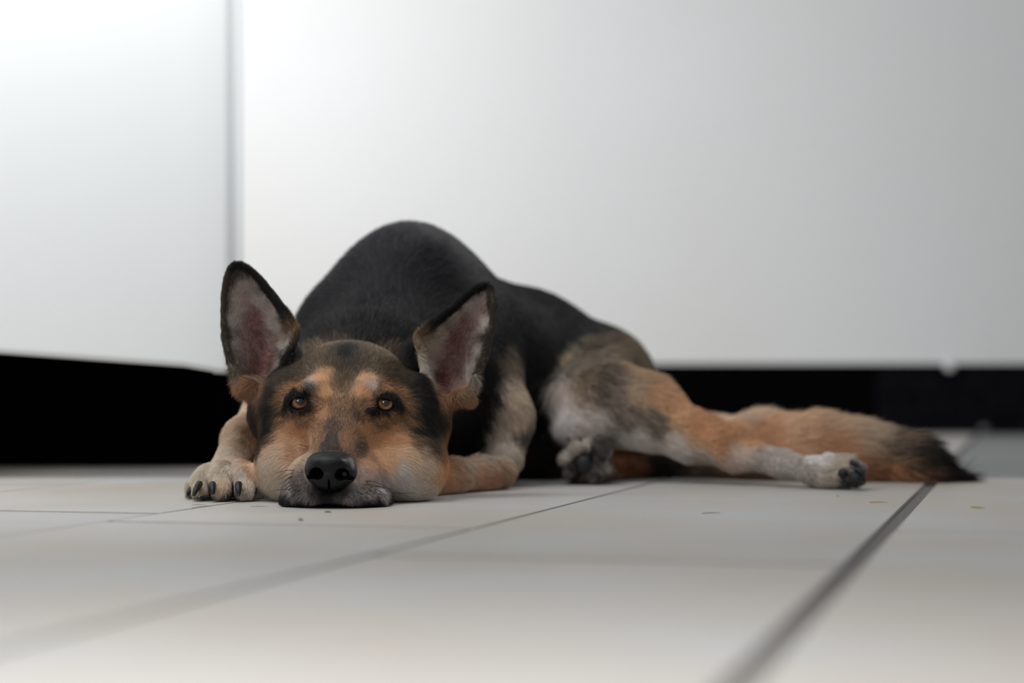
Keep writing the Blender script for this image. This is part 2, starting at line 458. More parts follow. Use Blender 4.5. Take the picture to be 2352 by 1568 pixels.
E(668, 850, 2.125, 34, 70, 0.03, 0.012, rot=15)
E(948, 855, 2.125, 34, 75, 0.03, 0.012, rot=-12)
E(572, 886, 2.066, 24, 13, 0.012, 0.012, rot=-14)
E(1058, 910, 2.066, 25, 13, 0.012, 0.012, rot=14)
E(606, 945, 2.085, 28, 46, 0.03, 0.02)
E(1002, 955, 2.085, 24, 46, 0.03, 0.02)
# ear pocket folds near the outer base
C((532, 845, 2.062, 5), (543, 868, 2.060, 6), 0.004); C((1092, 862, 2.062, 5), (1084, 888, 2.060, 6), 0.004)
# eyes: sockets, lids, openings
EYES = [(689, 925, -6), (885.5, 928, 6)]
ED = 1.9905; ER = 0.0118
eyec = [P(x, y, ED) for x, y, _ in EYES]
for (x, y, r), c in zip(EYES, eyec):
    s_ = -1 if x < 788 else 1
    E(x, y + 2, 1.964, 52, 30, 0.018, 0.012, 'cut')
    G.ell(c, (0.0148, 0.0148, 0.0144), 0.010)
    E(x - s_ * 28, y + 12, 1.985, 16, 9, 0.012, 0.008)
    G.ell(c, (ER + 0.0003,) * 3, 0.0008, 'cut')
    u = ED / F
    G.ell(c + np.array([0, -0.012, -0.0008]), (21*u, 0.016, 14.2*u), 0.001, 'cut', math.radians(-r*1.5))
# mouth line under the nose
E(757, 1163, 1.893, 46, 7, 0.02, 0.006, 'cut')
G.floor_cut(0.0006)
DV, DQ = G.mesh(); del G.f
print('dog verts', len(DV), 'faces', len(DQ))
# light smoothing of grid artefacts
dog_me = mesh_from('dog', DV, DQ)
DV = np.zeros(len(dog_me.vertices)*3, np.float32); dog_me.vertices.foreach_get('co', DV); DV = DV.reshape(-1, 3)
Q = np.zeros(len(dog_me.polygons)*4, np.int32); dog_me.loops.foreach_get('vertex_index', Q); Q = Q.reshape(-1, 4)
bvh = BVHTree.FromPolygons(DV.tolist(), Q.tolist())
VN = np.zeros(len(DV)*3, np.float32); dog_me.vertices.foreach_get('normal', VN); VN = VN.reshape(-1, 3)

def hit(px, py):
    d = Vector(P(px, py, 1.0)) - Vector((0, 0, CH)); d.normalize()
    h = bvh.ray_cast(Vector((0, 0, CH)), d)
    return None if h[0] is None else np.array(h[0])
def hit_near(px, py):
    for r in (0, 3, 6, 10, 16, 24):
        for k in range(8 if r else 1):
            h = hit(px + r*math.cos(k*.785), py + r*math.sin(k*.785))
            if h is not None: return h
    return None

# ---- coat colour anchors: photo pixel on the coat, colour of the hair there
COATS = """
760 1012 62 52 46|760 985 80 65 55|785 960 108 82 62|785 930 118 88 64|790 900 122 97 72|795 870 92 77 60|795 848 60 52 44|792 822 24 24 26|800 806 34 32 32|792 788 80 66 54|762 822 70 59 48|824 822 70 59 48|780 840 62 53 43|808 842 62 53 43
735 1010 115 84 60|800 1010 128 92 64|720 985 132 96 68|840 985 142 102 68|740 950 138 100 71|830 950 142 104 73|745 905 157 117 82|835 905 162 122 90|735 872 162 120 84|745 860 150 112 78|840 870 167 132 102|853 888 150 132 118|722 876 138 126 120|716 888 90 80 74
690 886 142 99 66|665 896 136 96 63|653 915 132 92 61|895 891 142 99 67|915 904 132 93 63|930 930 122 86 59
689 905 14 12 12|676 908 14 12 12|702 908 14 12 12|664 931 14 12 12|712 925 18 15 14|694 943 16 13 13|676 941 16 13 13|709 937 22 18 16|655 936 30 25 22|720 930 55 44 36
886 908 14 12 12|872 912 14 12 12|902 915 14 12 12|912 927 14 12 12|920 939 16 13 12|858 940 18 14 13|842 943 42 30 24|886 945 16 13 13|903 942 16 13 13|868 945 20 16 15|825 952 82 58 42
720 840 82 69 54|705 815 86 71 54|740 812 88 72 55|752 796 104 82 62|860 840 86 71 54|888 822 88 72 54|862 800 100 80 60|910 850 66 56 44|840 815 84 70 54|735 795 92 74 56|780 788 70 57 44|825 792 82 66 50|750 830 80 66 52|835 835 80 66 52|700 840 76 64 50|885 845 76 64 50|930 870 54 46 38|682 850 62 53 43|662 872 56 48 40|925 805 60 50 40|950 900 40 35 31|965 940 30 28 28|962 985 30 28 27|978 1018 62 47 36|945 945 60 48 38|715 802 84 68 52|890 805 84 68 52|705 772 22 20 20|725 776 26 24 24|885 776 24 22 22|902 780 22 20 20
642 902 46 40 36|628 940 34 31 29|622 975 32 29 27|612 1000 58 45 37|602 960 68 53 41|640 950 60 48 40|650 960 120 88 62|935 960 115 84 60|630 1000 90 70 55|950 1010 100 76 56|965 1035 130 108 88
590 1012 150 104 74|592 1042 160 116 86|583 1080 165 135 110|670 975 152 110 76|650 992 152 118 90|700 990 152 107 73|690 1020 152 117 86|640 1022 168 142 120|905 975 152 109 75|880 1000 156 111 75|860 1020 152 111 76|920 1002 167 127 92|880 1042 167 132 100|710 1015 140 105 76
620 1060 172 152 134|608 1110 168 153 138|650 1060 168 148 128|650 1118 166 153 139|680 1062 153 133 114|630 1140 160 148 135|930 1042 176 147 118|960 1062 182 160 138|920 1082 178 167 158|970 1120 172 154 138|930 1132 167 157 147|1000 1082 167 133 101|1020 1060 160 113 76|1027 1110 167 127 94|1008 1030 132 92 61|990 1145 165 148 130|905 1110 172 160 152
700 1062 142 120 104|692 1098 112 100 95|682 1138 102 94 91|700 1128 112 102 99|835 1092 137 119 106|840 1130 117 107 104|862 1110 132 120 113|880 1138 122 112 109|720 1148 96 88 86|800 1148 96 88 86|690 1080 125 108 98|840 1042 137 102 73|828 1030 88 68 54|690 1040 142 107 80|700 1030 120 90 68|845 1065 150 118 92|665 1125 135 126 122|872 1122 142 134 132
755 1142 34 30 30|730 1140 55 49 48|785 1142 55 49 48|755 1160 10 10 10|725 1163 12 11 11|790 1163 12 11 11|695 1164 30 27 27|840 1165 34 30 30|650 1140 34 27 27|652 1155 26 22 22|660 1163 30 26 26|896 1150 40 30 30|893 1160 34 27 27|870 1164 34 29 29
535 700 128 114 107|560 660 123 108 102|600 692 133 120 114|640 742 138 127 120|660 790 142 132 122|530 782 113 107 102|530 742 122 112 106|565 700 120 100 95|590 740 115 82 77|600 790 100 66 63|600 840 108 73 69|580 800 118 90 84|610 870 104 76 67|640 838 132 121 112|560 830 110 88 82|555 780 118 96 90|622 780 120 95 88|620 820 110 75 70|570 860 115 90 78|540 820 105 95 88|537 850 70 60 50|630 715 130 115 108|580 650 118 104 98|555 635 70 62 56
550 882 140 102 72|572 902 128 90 60|600 892 112 82 64|552 905 120 86 58|540 868 110 92 78
545 604 24 21 19|530 612 26 22 20|520 642 34 29 24|512 700 48 40 32|510 762 60 50 39|517 810 85 70 52|562 610 24 21 19|590 632 28 24 20|612 655 32 27 22|635 688 38 32 25|658 718 52 43 31|680 748 95 72 48|682 765 112 82 54|575 622 40 35 30
582 935 58 44 34|592 960 48 38 31|575 925 105 72 46
1100 692 127 112 106|1075 702 137 124 114|1040 732 132 117 107|1000 762 137 122 107|978 792 132 117 100|972 842 137 127 117|1120 742 137 127 120|1110 800 132 124 118|1092 838 132 124 117|1080 868 127 117 110|1090 720 125 105 98|1060 752 110 78 72|1040 792 99 66 62|1020 832 98 65 62|1010 870 94 60 58|1050 850 115 85 80|1085 745 122 98 92|1075 800 120 95 88|1000 820 125 105 98|1060 880 118 92 84|1105 840 70 60 50|1015 900 105 68 55|985 880 120 100 85
1118 652 28 24 20|1100 660 22 20 18|1080 672 24 21 19|1040 702 30 26 21|1010 728 38 32 25|962 768 102 80 54|985 748 60 48 36|1130 680 62 47 31|1132 730 56 43 32|1128 780 84 70 57|1128 660 40 32 24|1118 822 90 75 58
1075 912 134 98 66|1050 925 124 88 58|1085 892 116 98 80|1068 900 126 100 76|1082 903 128 95 64|1066 922 118 82 52|1090 875 112 100 88|1010 905 120 86 61|1030 942 88 62 42|1010 962 48 38 30|1020 992 112 77 51
938 782 14 13 13|946 830 14 13 13|958 868 26 23 21|680 790 16 14 14|665 822 26 23 20
900 560 36 35 38|800 620 34 33 36|1000 600 34 33 36|740 700 32 31 34|900 700 36 34 38|860 660 40 37 40|1100 622 32 30 33|850 750 26 25 26|780 740 40 37 38|1150 762 24 23 25|1200 852 22 21 23|1232 950 19 19 20|1080 980 22 21 23|1062 1020 26 24 25|1110 900 20 19 20|1200 1000 24 22 23|1230 1060 30 26 24|1180 740 26 25 27
1162 832 112 96 81|1180 900 142 122 100|1190 980 142 120 100|1180 1060 142 127 112|1140 1042 152 140 127|1152 980 127 109 91|1160 800 90 76 62|1164 855 112 96 80|1170 885 128 110 92|1182 930 138 118 98|1192 960 138 118 98|1202 1000 136 118 100|1196 1040 136 120 104|1170 1020 144 130 118|1160 940 120 104 87|1145 990 132 116 100|1120 1030 132 117 103|1105 1050 135 118 103|1085 1068 138 118 100
1130 780 24 22 23|1128 850 22 21 22|1120 900 21 20 21|1106 950 21 20 21|1092 1000 22 21 22|1066 1042 24 23 23|1140 740 24 23 24|1198 800 22 21 22|1212 850 21 20 21|1226 900 20 19 20|1236 950 20 19 20|1240 1000 20 19 20|1230 1035 24 22 21|1185 780 24 23 24
1100 1080 152 113 81|1130 1100 142 101 73|1062 1090 152 122 97|1160 1092 132 102 77|1225 1040 58 44 35|1250 1090 92 77 67|1280 1020 50 40 33
1250 700 26 25 27|1320 740 25 24 26|1400 772 84 72 58|1435 792 96 82 65|1475 822 112 93 70|1345 780 72 62 51|1302 792 78 68 55|1440 778 60 52 42|1285 775 26 25 25|1310 768 26 25 25|1258 800 30 28 27|1345 757 26 25 26|1220 762 20 20 21|1260 780 30 28 28|1240 860 20 20 20|1460 808 95 80 62|1370 762 50 46 40
1298 815 118 98 77|1350 832 112 100 84|1400 822 117 99 81|1440 842 132 107 79|1380 882 90 78 66|1340 882 122 102 82|1290 902 152 137 127|1288 960 167 158 155|1350 970 152 140 132|1420 932 104 91 79|1450 902 137 112 87|1500 902 152 111 76|1540 942 152 111 73|1500 962 110 95 82|1600 980 152 106 66|1650 1002 152 107 69|1450 1012 157 147 140|1550 1032 152 140 132|1600 1060 132 117 107|1700 1042 152 132 120|1720 1012 152 107 71|1780 1052 136 126 118|1830 1080 126 117 108|1880 1055 168 162 160|1900 1090 132 120 106|1940 1058 142 128 113|1860 1080 128 118 108|1740 1055 128 116 107|1920 1075 138 124 110|1270 1000 140 125 115|1470 870 130 105 78|1400 870 95 83 71
1700 962 162 137 114|1800 978 167 132 100|1900 982 152 124 97|1980 1002 142 120 100|1750 1012 167 122 84|1900 1012 152 107 71|2000 1062 132 86 51|2050 1082 142 91 53|2020 1032 90 75 60|2080 1034 28 25 23|2150 1052 12 11 12|2190 1084 12 11 12|2120 1082 38 29 23|2060 1018 100 80 62|2010 1090 140 90 52|2090 1095 100 66 40
1450 1078 112 63 31|1425 1072 122 66 31|1520 1086 30 20 12|1600 1092 92 74 62|1700 1092 112 82 62|1345 1030 152 142 130|1302 1050 140 130 118|1385 1062 122 112 102|1340 1064 28 27 28|1335 1080 28 27 28|1352 1050 26 25 27|1310 1075 90 82 74|1385 1045 70 66 62|1370 1098 84 76 68|1362 1062 98 90 82|1345 1098 110 100 90|1322 1062 105 96 86|1368 1080 105 96 88|1395 1075 115 106 96|1400 1095 120 90 62|1325 1035 140 130 118
562 952 167 147 127|547 1000 152 132 112|568 1000 120 92 66|530 1042 167 152 137|500 1078 172 160 144|560 1092 167 154 142|462 1092 172 160 144|480 1142 70 60 52|545 1136 60 50 44|508 1110 160 142 120|462 1120 150 135 118|560 1120 150 136 122|585 1000 130 100 72|590 1040 130 110 95
680 953 118 86 58|698 955 118 84 56|664 948 108 80 56|713 952 105 76 52|730 945 118 84 56|736 930 122 88 60|728 912 115 85 60|689 894 112 80 52|672 897 110 80 53|655 908 108 78 52|706 895 80 66 54|649 926 95 70 48
874 957 112 80 55|886 957 118 86 58|902 954 118 86 58|916 950 112 82 56|927 946 105 76 52|932 938 100 74 50|886 898 112 80 52|870 901 112 84 60|905 902 110 80 52|921 914 108 78 52|848 928 118 86 60|835 938 120 88 62|845 962 100 68 46
932 800 18 16 15|940 812 15 14 13|950 850 18 16 15|957 885 24 20 18|935 768 16 15 15|692 772 16 14 14|676 802 16 14 14|668 814 18 16 15|656 834 26 22 19|966 905 30 26 23
720 762 24 23 24|760 757 24 23 24|830 757 24 23 24|880 762 24 23 24|910 768 22 20 20|700 745 28 26 28|765 768 36 31 28|850 768 36 31 28|790 762 28 26 26|730 762 26 24 24|800 745 26 25 27|870 750 26 25 26
1960 1080 60 56 54|1955 1098 70 64 60|1966 1060 120 108 96
"""
anc_p, anc_c = [], []
for row in COATS.replace('\n', '|').split('|'):
    if not row.strip(): continue
    x, y, r, g, b = map(float, row.split())
    h = hit_near(x, y)
    if h is None: print('anchor misses', row); continue
    anc_p.append(h); anc_c.append(srgb((r, g, b)))
anc_p = np.array(anc_p); anc_c = np.array(anc_c)
COAT_GAIN = 1.85
EARC = [earL.mean(0), earR.mean(0)]
earpts = np.concatenate([earL[::37], earR[::37]])

def wob(p, f, s):
    a = p * f
    return s * np.stack([np.sin(a[:, 0]*1.3 + a[:, 2]*2.1 + 1.0) + np.sin(a[:, 1]*1.9 - a[:, 2]*1.1),
                         np.sin(a[:, 1]*1.7 + a[:, 0]*0.9 + 2.0), np.sin(a[:, 2]*1.5 + a[:, 0]*2.3 + 3.0) + np.sin(a[:, 0]*1.2 - a[:, 1]*2.2)], 1)

def shepard(p, ap, av, power=6.0, eps=0.002, depth=0.45):
    out = np.zeros((len(p), av.shape[1]))
    S = np.array([1, depth, 1])
    A = ap * S
    for i in range(0, len(p), 20000):
        q = p[i:i+20000] * S
        d2 = (q**2).sum(1)[:, None] + (A**2).sum(1)[None] - 2 * q @ A.T
        wgt = (np.maximum(d2, 0) + eps**2) ** (-power / 2)
        out[i:i+20000] = (wgt @ av) / wgt.sum(1)[:, None]
    return out

from mathutils.kdtree import KDTree
_ep = np.concatenate([earL[::5], earR[::5]]); _uv = np.concatenate([np.array(EARUV)[::5], np.array(EARUV)[::5] + np.array([10, 0])]); _kd = KDTree(len(_ep))
for _i, _v in enumerate(_ep): _kd.insert(_v, _i)
_kd.balance()
def ear_dist(p, uv=False):
    out = np.full(len(p), 1.0)
    near = np.zeros(len(p), bool)
    for ep in (earL, earR):
        near |= ((p > ep.min(0) - 0.012) & (p < ep.max(0) + 0.012)).all(1)
    ix = np.full(len(p), -1)
    for k in np.nonzero(near)[0]:
        r_ = _kd.find(p[k]); out[k] = r_[2]; ix[k] = r_[1]
    return (out, ix) if uv else out
anc_e = ear_dist(anc_p) < 0.006

def coat(p, n, jitter=0.0):
    q = p + wob(p, 260, 0.0007) + wob(p, 90, 0.0012)
    if jitter: q = q + rng.normal(0, jitter, p.shape) * np.clip((p[:, 1:2] - 1.9) * 6 + 0.5, 0.5, 2.2)
    c = np.exp(shepard(q, anc_p, np.log(anc_c + 0.002))) - 0.002
    ed, ix = ear_dist(p, True)
    e = (ed < 0.0055) & (p[:, 2] > 0.10)
    if e.any():
        c[e] = np.exp(shepard(q[e], anc_p[anc_e], np.log(anc_c[anc_e] + 0.002))) - 0.002
        uvk = _uv[ix[e]]; right = uvk[:, 0] > 5; u = np.where(right, 1 - (uvk[:, 0] - 10), uvk[:, 0]); v = uvk[:, 1]   # u = 1 at the inner edge
        hgt = ed[e]
        jit = rng.normal(0, 0.012, len(u)) if jitter else 0
        v = v + jit * 2.5
        inner = u > 1 - (0.04 + 0.11 * np.clip((v - 0.38) * 3, 0, 1)) + jit
        outer = (u < 0.012 + 0.05 * np.clip((v - 0.4) * 2, 0, 1) + jit) & (v > 0.25)
        tip = v > 0.90 + jit
        ce = c[e]
        m_ = (inner & (v > 0.50)) | tip; ce[m_] = srgb((24, 21, 19))
        m_ = inner & (v <= 0.50) & (v > 0.30); ce[m_] = ce[m_] * 0.5 + 0.5 * srgb((84, 66, 48))
        m_ = outer & ~tip; ce[m_] = srgb((52, 43, 35))
        c[e] = ce
        back = e & (n[:, 1] > 0.12) & (p[:, 2] > 0.118)
        c[back] = srgb((30, 26, 22))
    lm = c.mean(1, keepdims=True)
    c = (lm + (c - lm) * np.where(p[:, 1:2] > 2.15, 0.80, 0.90)) * np.array([0.985, 1.0, 1.005])
    c = c * COAT_GAIN
    lm = c.mean(1, keepdims=True)
    c = c * (np.maximum(lm, 0.002) / 0.24) ** 0.20
    c = c / np.maximum(c.max(1, keepdims=True) / 0.70, 1)
    return np.maximum(c, 0.0015)

# ---- body material and vertex colours
vc = coat(DV.astype(float), VN)
attr = dog_me.color_attributes.new('coat', 'FLOAT_COLOR', 'POINT')
attr.data.foreach_set('color', np.concatenate([vc * 0.85, np.ones((len(vc), 1))], 1).astype(np.float32).ravel())
m, nt, b = new_mat('dog_skin')
a_ = nt.nodes.new('ShaderNodeAttribute'); a_.attribute_name = 'coat'
nt.links.new(a_.outputs['Color'], b.inputs['Base Color'])
b.inputs['Roughness'].default_value = 0.6; b.inputs['Specular IOR Level'].default_value = 0.2
dog = link_obj('dog', dog_me, None, [m])
dog['label'] = 'black and tan shepherd dog lying on the tiled floor with chin down and ears up'
dog['category'] = 'dog'

# ---- flow of the coat: px py dx dy ddepth length_mm lift
FLOWS = """
760 1010 0 -1 .5 4 .25|785 950 0 -1 .3 5 .25|790 880 0 -1 .4 6 .3|790 820 0 -1 .8 9 .3|740 800 -.3 -1 .8 11 .3|850 800 .3 -1 .8 11 .3
720 1000 -.6 -.7 .4 5 .25|850 1000 .7 -.6 .4 5 .25|740 860 -.4 -1 .3 7 .3|850 865 .5 -1 .3 7 .3|690 890 -.9 -.2 .3 6 .25|900 895 .9 -.1 .3 6 .25|660 860 -1 -.4 .5 11 .35|930 870 1 -.4 .5 11 .35|690 820 -.7 -.8 .5 12 .35|910 820 .7 -.8 .5 12 .35
640 940 -.7 .6 .5 10 .3|950 940 .7 .7 .5 11 .3|620 990 -.5 .9 .4 13 .3|970 1000 .5 .9 .4 14 .3|670 975 -.6 .5 .3 6 .25|900 980 .6 .5 .3 6 .25|695 950 -.2 .8 .3 2.6 .3|880 952 .3 .8 .3 2.6 .3|674 944 -.5 .7 .3 2.5 .3|905 946 .6 .7 .3 2.5 .3|689 902 -.3 -.9 .2 2.5 .4|886 904 .3 -.9 .2 2.5 .4
690 1030 -.7 .5 .4 6 .22|850 1040 .7 .6 .4 7 .22|640 1060 -.7 .8 .4 11 .28|930 1070 .8 .7 .4 11 .28|600 1060 -.5 .9 .5 12 .22|620 1130 -.6 .8 .4 13 .3|980 1070 .9 .6 .4 13 .2|1015 1080 .6 .8 .5 12 .2|960 1130 .8 .5 .4 13 .3
700 1090 -.8 .5 .3 4 .25|690 1135 -.6 .8 .3 4.5 .35|840 1100 .8 .5 .3 4.5 .25|850 1140 .6 .8 .3 5 .35|755 1145 0 1 .1 3 .3|720 1150 -.3 .9 .2 5 .35|800 1150 .3 .9 .2 5 .35|655 1145 -.7 .7 .2 6 .5|893 1150 .7 .7 .2 6 .5
545 700 -.1 -1 .1 6 .3|600 700 -.4 -.8 .1 7 .3|650 760 -.5 .3 .2 10 .35|600 800 -.3 -.4 .1 7 .3|530 800 .4 .5 .1 8 .3|640 840 -.6 .3 .1 9 .35|560 890 -.5 .7 .1 11 .35|510 700 -.2 -1 .2 4 .2|630 685 -.3 -.9 .3 4 .2|680 750 .3 -.9 .3 9 .3|545 610 0 -1 .2 4 .2
1100 690 .3 -1 .1 6 .3|1040 740 .5 -.7 .1 7 .3|985 790 .5 .2 .2 10 .35|1030 820 .3 -.4 .1 7 .3|1110 800 -.5 .4 .1 9 .3|975 850 .5 .4 .1 9 .35|1070 915 .4 .7 .1 11 .35|1124 730 .2 -1 .2 4 .2|1036 715 .6 -.8 .3 4 .2|965 770 -.2 -.9 .3 9 .3|1120 650 .3 -1 .2 4 .2
590 950 -.4 .9 .3 12 .3|1015 960 .4 .9 .3 12 .3|940 800 .1 -.7 .6 13 .35|680 800 -.1 -.7 .6 13 .35
900 560 .1 -.5 1 20 .18|800 620 -.4 -.2 1 22 .2|740 700 -.5 .2 1 22 .22|900 700 .1 -.7 1 24 .25|1000 600 .5 .1 1 20 .18|1120 700 .5 .6 1 20 .15|1150 800 .4 .9 .7 22 .15|1100 950 .3 1 .4 24 .2|1190 900 .3 1 .3 11 .15|1165 860 .3 1 .3 12 .15|1190 980 .1 1 .3 10 .15|1180 1050 -.1 1 0 9 .15|1100 1090 .7 .2 0 9 .2|1240 900 .3 1 .4 22 .15|1250 720 .9 .2 .5 20 .12|1380 770 .9 .4 .2 20 .15
1300 820 .2 1 0 18 .2|1400 850 .8 .7 0 18 .2|1300 950 .6 .7 -.1 16 .2|1450 930 .9 .5 -.1 15 .2|1500 890 .8 .7 0 16 .2|1600 1000 1 .35 -.1 10 .2|1700 1040 1 .3 -.1 7 .2|1820 1075 1 .2 -.1 6 .2|1920 1080 1 .2 -.1 7 .25
1650 980 1 -.15 0 26 .22|1750 960 1 -.15 0 26 .24|1900 965 1 -.02 0 28 .24|2000 1000 1 .12 0 32 .24|1800 1030 1 .1 0 28 .2|2050 1060 1 .15 0 38 .2|2150 1070 1 .3 0 38 .18|2000 1095 1 .12 0 30 .12
1450 1080 .8 .3 0 10 .2|1345 1040 -.1 -1 -.3 9 .3|1320 1090 -.3 .8 -.3 7 .3|1600 1090 1 0 0 12 .2|1240 1040 .3 .9 0 16 .2
560 960 -.5 .9 -.3 9 .2|540 1040 -.5 .9 -.4 7 .2|500 1090 -.2 1 -.5 6 .25|560 1100 0 1 -.4 6 .25|460 1110 -.3 1 -.4 6 .25
"""
fp, fv = [], []
for row in FLOWS.replace('\n', '|').split('|'):
    if not row.strip(): continue
    x, y, dx, dy, dd, ln, lf = map(float, row.split())
    h = hit_near(x, y)
    if h is None: print('flow misses', row); continue
    v = np.array([dx, dd, -dy]); v /= np.linalg.norm(v)
    fp.append(h); fv.append([*v, ln * 0.001, lf])
fp = np.array(fp); fv = np.array(fv); fe = ear_dist(fp) < 0.006

# ---- where no hair grows
NOSEC = P(760, 1080, 1.895)
bald = [(NOSEC, (0.026, 0.03, 0.0205))] + [(c + np.array([0, -0.006, 0]), (0.0104, 0.02, 0.0076)) for c in eyec]
bald += [(P(755, 1162, 1.893), (0.030, 0.02, 0.0045)), (P(1342, 1068, 2.36), (0.014, 0.012, 0.013))]

def bald_mask(p):
    m = np.zeros(len(p), bool)
    for c, r in bald: m |= (((p - c) / np.array(r)) ** 2).sum(1) < 1
    return m

spots = np.array([h for h in (hit(x, y) for x, y in
    [(672, 1095), (678, 1104), (684, 1113), (692, 1121), (700, 1129), (674, 1112), (682, 1122), (690, 1131), (671, 1120), (680, 1132), (689, 1141), (700, 1141),
     (838, 1104), (847, 1112), (856, 1120), (866, 1126), (830, 1118), (840, 1126), (851, 1132), (862, 1138), (826, 1130), (836, 1138), (848, 1144), (818, 1126), (822, 1142), (710, 1150), (872, 1118), (846, 1122)]) if h is not None])
# ---- sample roots
tri = np.concatenate([Q[:, [0, 1, 2]], Q[:, [0, 2, 3]]])
A, B, Cc = DV[tri[:, 0]].astype(float), DV[tri[:, 1]].astype(float), DV[tri[:, 2]].astype(float)
cr = np.cross(B - A, Cc - A); area_ = np.linalg.norm(cr, axis=1) / 2; fn = cr / np.maximum(np.linalg.norm(cr, axis=1)[:, None], 1e-12)
cen = (A + B + Cc) / 3
N_HEAD, N_BODY = 430000, 220000

def grow(name, count, wgt, rad, seg, lenmul, label=None):
    p_ = area_ * wgt; p_ = p_ / p_.sum()
    t = rng.choice(len(tri), count, p=p_)
    r1 = np.sqrt(rng.random(count)); r2 = rng.random(count)
    root = A[t] * (1 - r1)[:, None] + B[t] * (r1 * (1 - r2))[:, None] + Cc[t] * (r1 * r2)[:, None]
    n = (VN[tri[t, 0]] + VN[tri[t, 1]] + VN[tri[t, 2]]).astype(float); n /= np.linalg.norm(n, axis=1)[:, None] + 1e-9
    keep = ~bald_mask(root) & (root[:, 2] > 0.0015)
    root, n = root[keep], n[keep]
    fl = shepard(root, fp, fv, 3.5, 0.004, 0.8)
    e = (ear_dist(root) < 0.0055) & (root[:, 2] > 0.10)
    if e.any():
        fl[e] = shepard(root[e], fp[fe], fv[fe], 3.5, 0.004, 0.8)
        fl[e, 3] = np.minimum(fl[e, 3] * 0.75, 0.007); fl[e, 4] *= 0.8
    d = fl[:, :3]; L = fl[:, 3] * lenmul; lift = fl[:, 4]
    tang = d - n * (d * n).sum(1)[:, None]; tang /= np.linalg.norm(tang, axis=1)[:, None] + 1e-6
    # clumps: neighbouring hairs share a lean
    side = np.cross(n, tang)
    cl = np.sin(root @ np.array([310., 170., 260.]) + 3*np.sin(root @ np.array([90., 230., -140.])))
    ang = 0.16 * cl + rng.normal(0, 0.16, len(root))
    tang = tang * np.cos(ang)[:, None] + side * np.sin(ang)[:, None]
    L = L * rng.uniform(0.65, 1.15, len(root))
    ph = lift * rng.uniform(0.5, 1.6, len(root)) + 0.05
    dr = tang * np.cos(ph)[:, None] + n * np.sin(ph)[:, None]
    ts = np.linspace(0, 1, seg)
    pts = root[:, None, :] + (ts[None, :, None] * L[:, None, None]) * dr[:, None, :]
    pts += (ts**2)[None, :, None] * (L * ph * 0.35)[:, None, None] * (tang - n)[:, None, :] * np.where(ts > 0, 1, 0)[None, :, None]
    pts[:, :, 2] = np.maximum(pts[:, :, 2], 0.0012)
    col = coat(root, n, 0.0016)
    lum = col.mean(1)
    br = np.exp(rng.normal(0, 0.20, len(root)))
    col = col * br[:, None]
    if len(spots):
        k = np.where((root[:, 1] < 1.97) & (root[:, 2] < 0.07))[0]
        if len(k):
            dd = np.sqrt(((root[k][:, None] - spots[None]) ** 2).sum(2)).min(1)
            col[k[dd < 0.0011]] *= 0.18
    # banded hairs where the coat is a mix of black and tan
    mixz = (lum > 0.06) & (lum < 0.26) & (rng.random(len(root)) < 0.30)
    col[mixz] *= 0.30
    tipz = (lum > 0.04) & (lum < 0.20) & (rng.random(len(root)) < 0.25)
    col[tipz] = col[tipz] * 1.7 + np.array([0.03, 0.022, 0.012])
    sp = (lum < 0.03) & (rng.random(len(root)) < 0.06)
    col[sp] += np.array([0.05, 0.045, 0.045])
    col = np.maximum(col / np.maximum(col.max(1, keepdims=True) / 0.80, 1), 0.001)
    hc = bpy.data.hair_curves.new(name)
    hc.add_curves([seg] * len(root))
    hc.points.foreach_set('position', pts.astype(np.float32).ravel())
    ra = hc.attributes.new('radius', 'FLOAT', 'POINT')
    dscale = np.clip(root[:, 1:2] / 2.0, 0.9, 1.3)
    rr = rad * (1 - 0.85 * ts ** 1.5)[None, :] * dscale
    ra.data.foreach_set('value', rr.astype(np.float32).ravel())
    ca = hc.attributes.new('coat', 'FLOAT_COLOR', 'CURVE')
    ca.data.foreach_set('color', np.concatenate([col, np.ones((len(col), 1))], 1).astype(np.float32).ravel())
    o = link_obj(name, hc, dog, [M_hair])
    o['kind'] = 'stuff'
    if label: o['label'] = label
    print(name, len(root))
    return o

M_hair, nt, b = new_mat('dog_hair')
a_ = nt.nodes.new('ShaderNodeAttribute'); a_.attribute_name = 'coat'
nt.links.new(a_.outputs['Color'], b.inputs['Base Color'])
b.inputs['Roughness'].default_value = 0.5; b.inputs['Specular IOR Level'].default_value = 0.18

isear = np.zeros(len(cen), bool)
headw = (cen[:, 1] < 2.135) & (cen[:, 2] > 0.0)
front = np.clip(0.55 - fn[:, 1] * 0.9, 0.25, 1.2)
low = (cen[:, 2] < 0.002)
grow('fur', N_HEAD, headw * front * ~low, 0.000105, 5, 1.0)
grow('fur', N_BODY, (~headw) * front * ~low, 0.00024, 5, 1.0)

# ---- nose
M_nose, nt, b = new_mat('nose_leather')
geo = nt.nodes.new('ShaderNodeNewGeometry'); vo = nt.nodes.new('ShaderNodeTexVoronoi'); vo.inputs['Scale'].default_value = 1100
nt.links.new(geo.outputs['Position'], vo.inputs['Vector'])
bp = nt.nodes.new('ShaderNodeBump'); bp.inputs['Strength'].default_value = 0.35; bp.inputs['Distance'].default_value = 0.0004
nt.links.new(vo.outputs['Distance'], bp.inputs['Height']); nt.links.new(bp.outputs['Normal'], b.inputs['Normal'])
b.inputs['Base Color'].default_value = (0.0035, 0.0035, 0.0048, 1); b.inputs['Roughness'].default_value = 0.44; b.inputs['Specular IOR Level'].default_value = 0.27
c0 = P(760, 1080, 1.895)
GN = Field(axis([(c0[0]-0.03, c0[0]+0.03, 0.0006)]), axis([(1.86, 1.93, 0.0008)]), axis([(c0[2]-0.026, c0[2]+0.026, 0.0006)]))
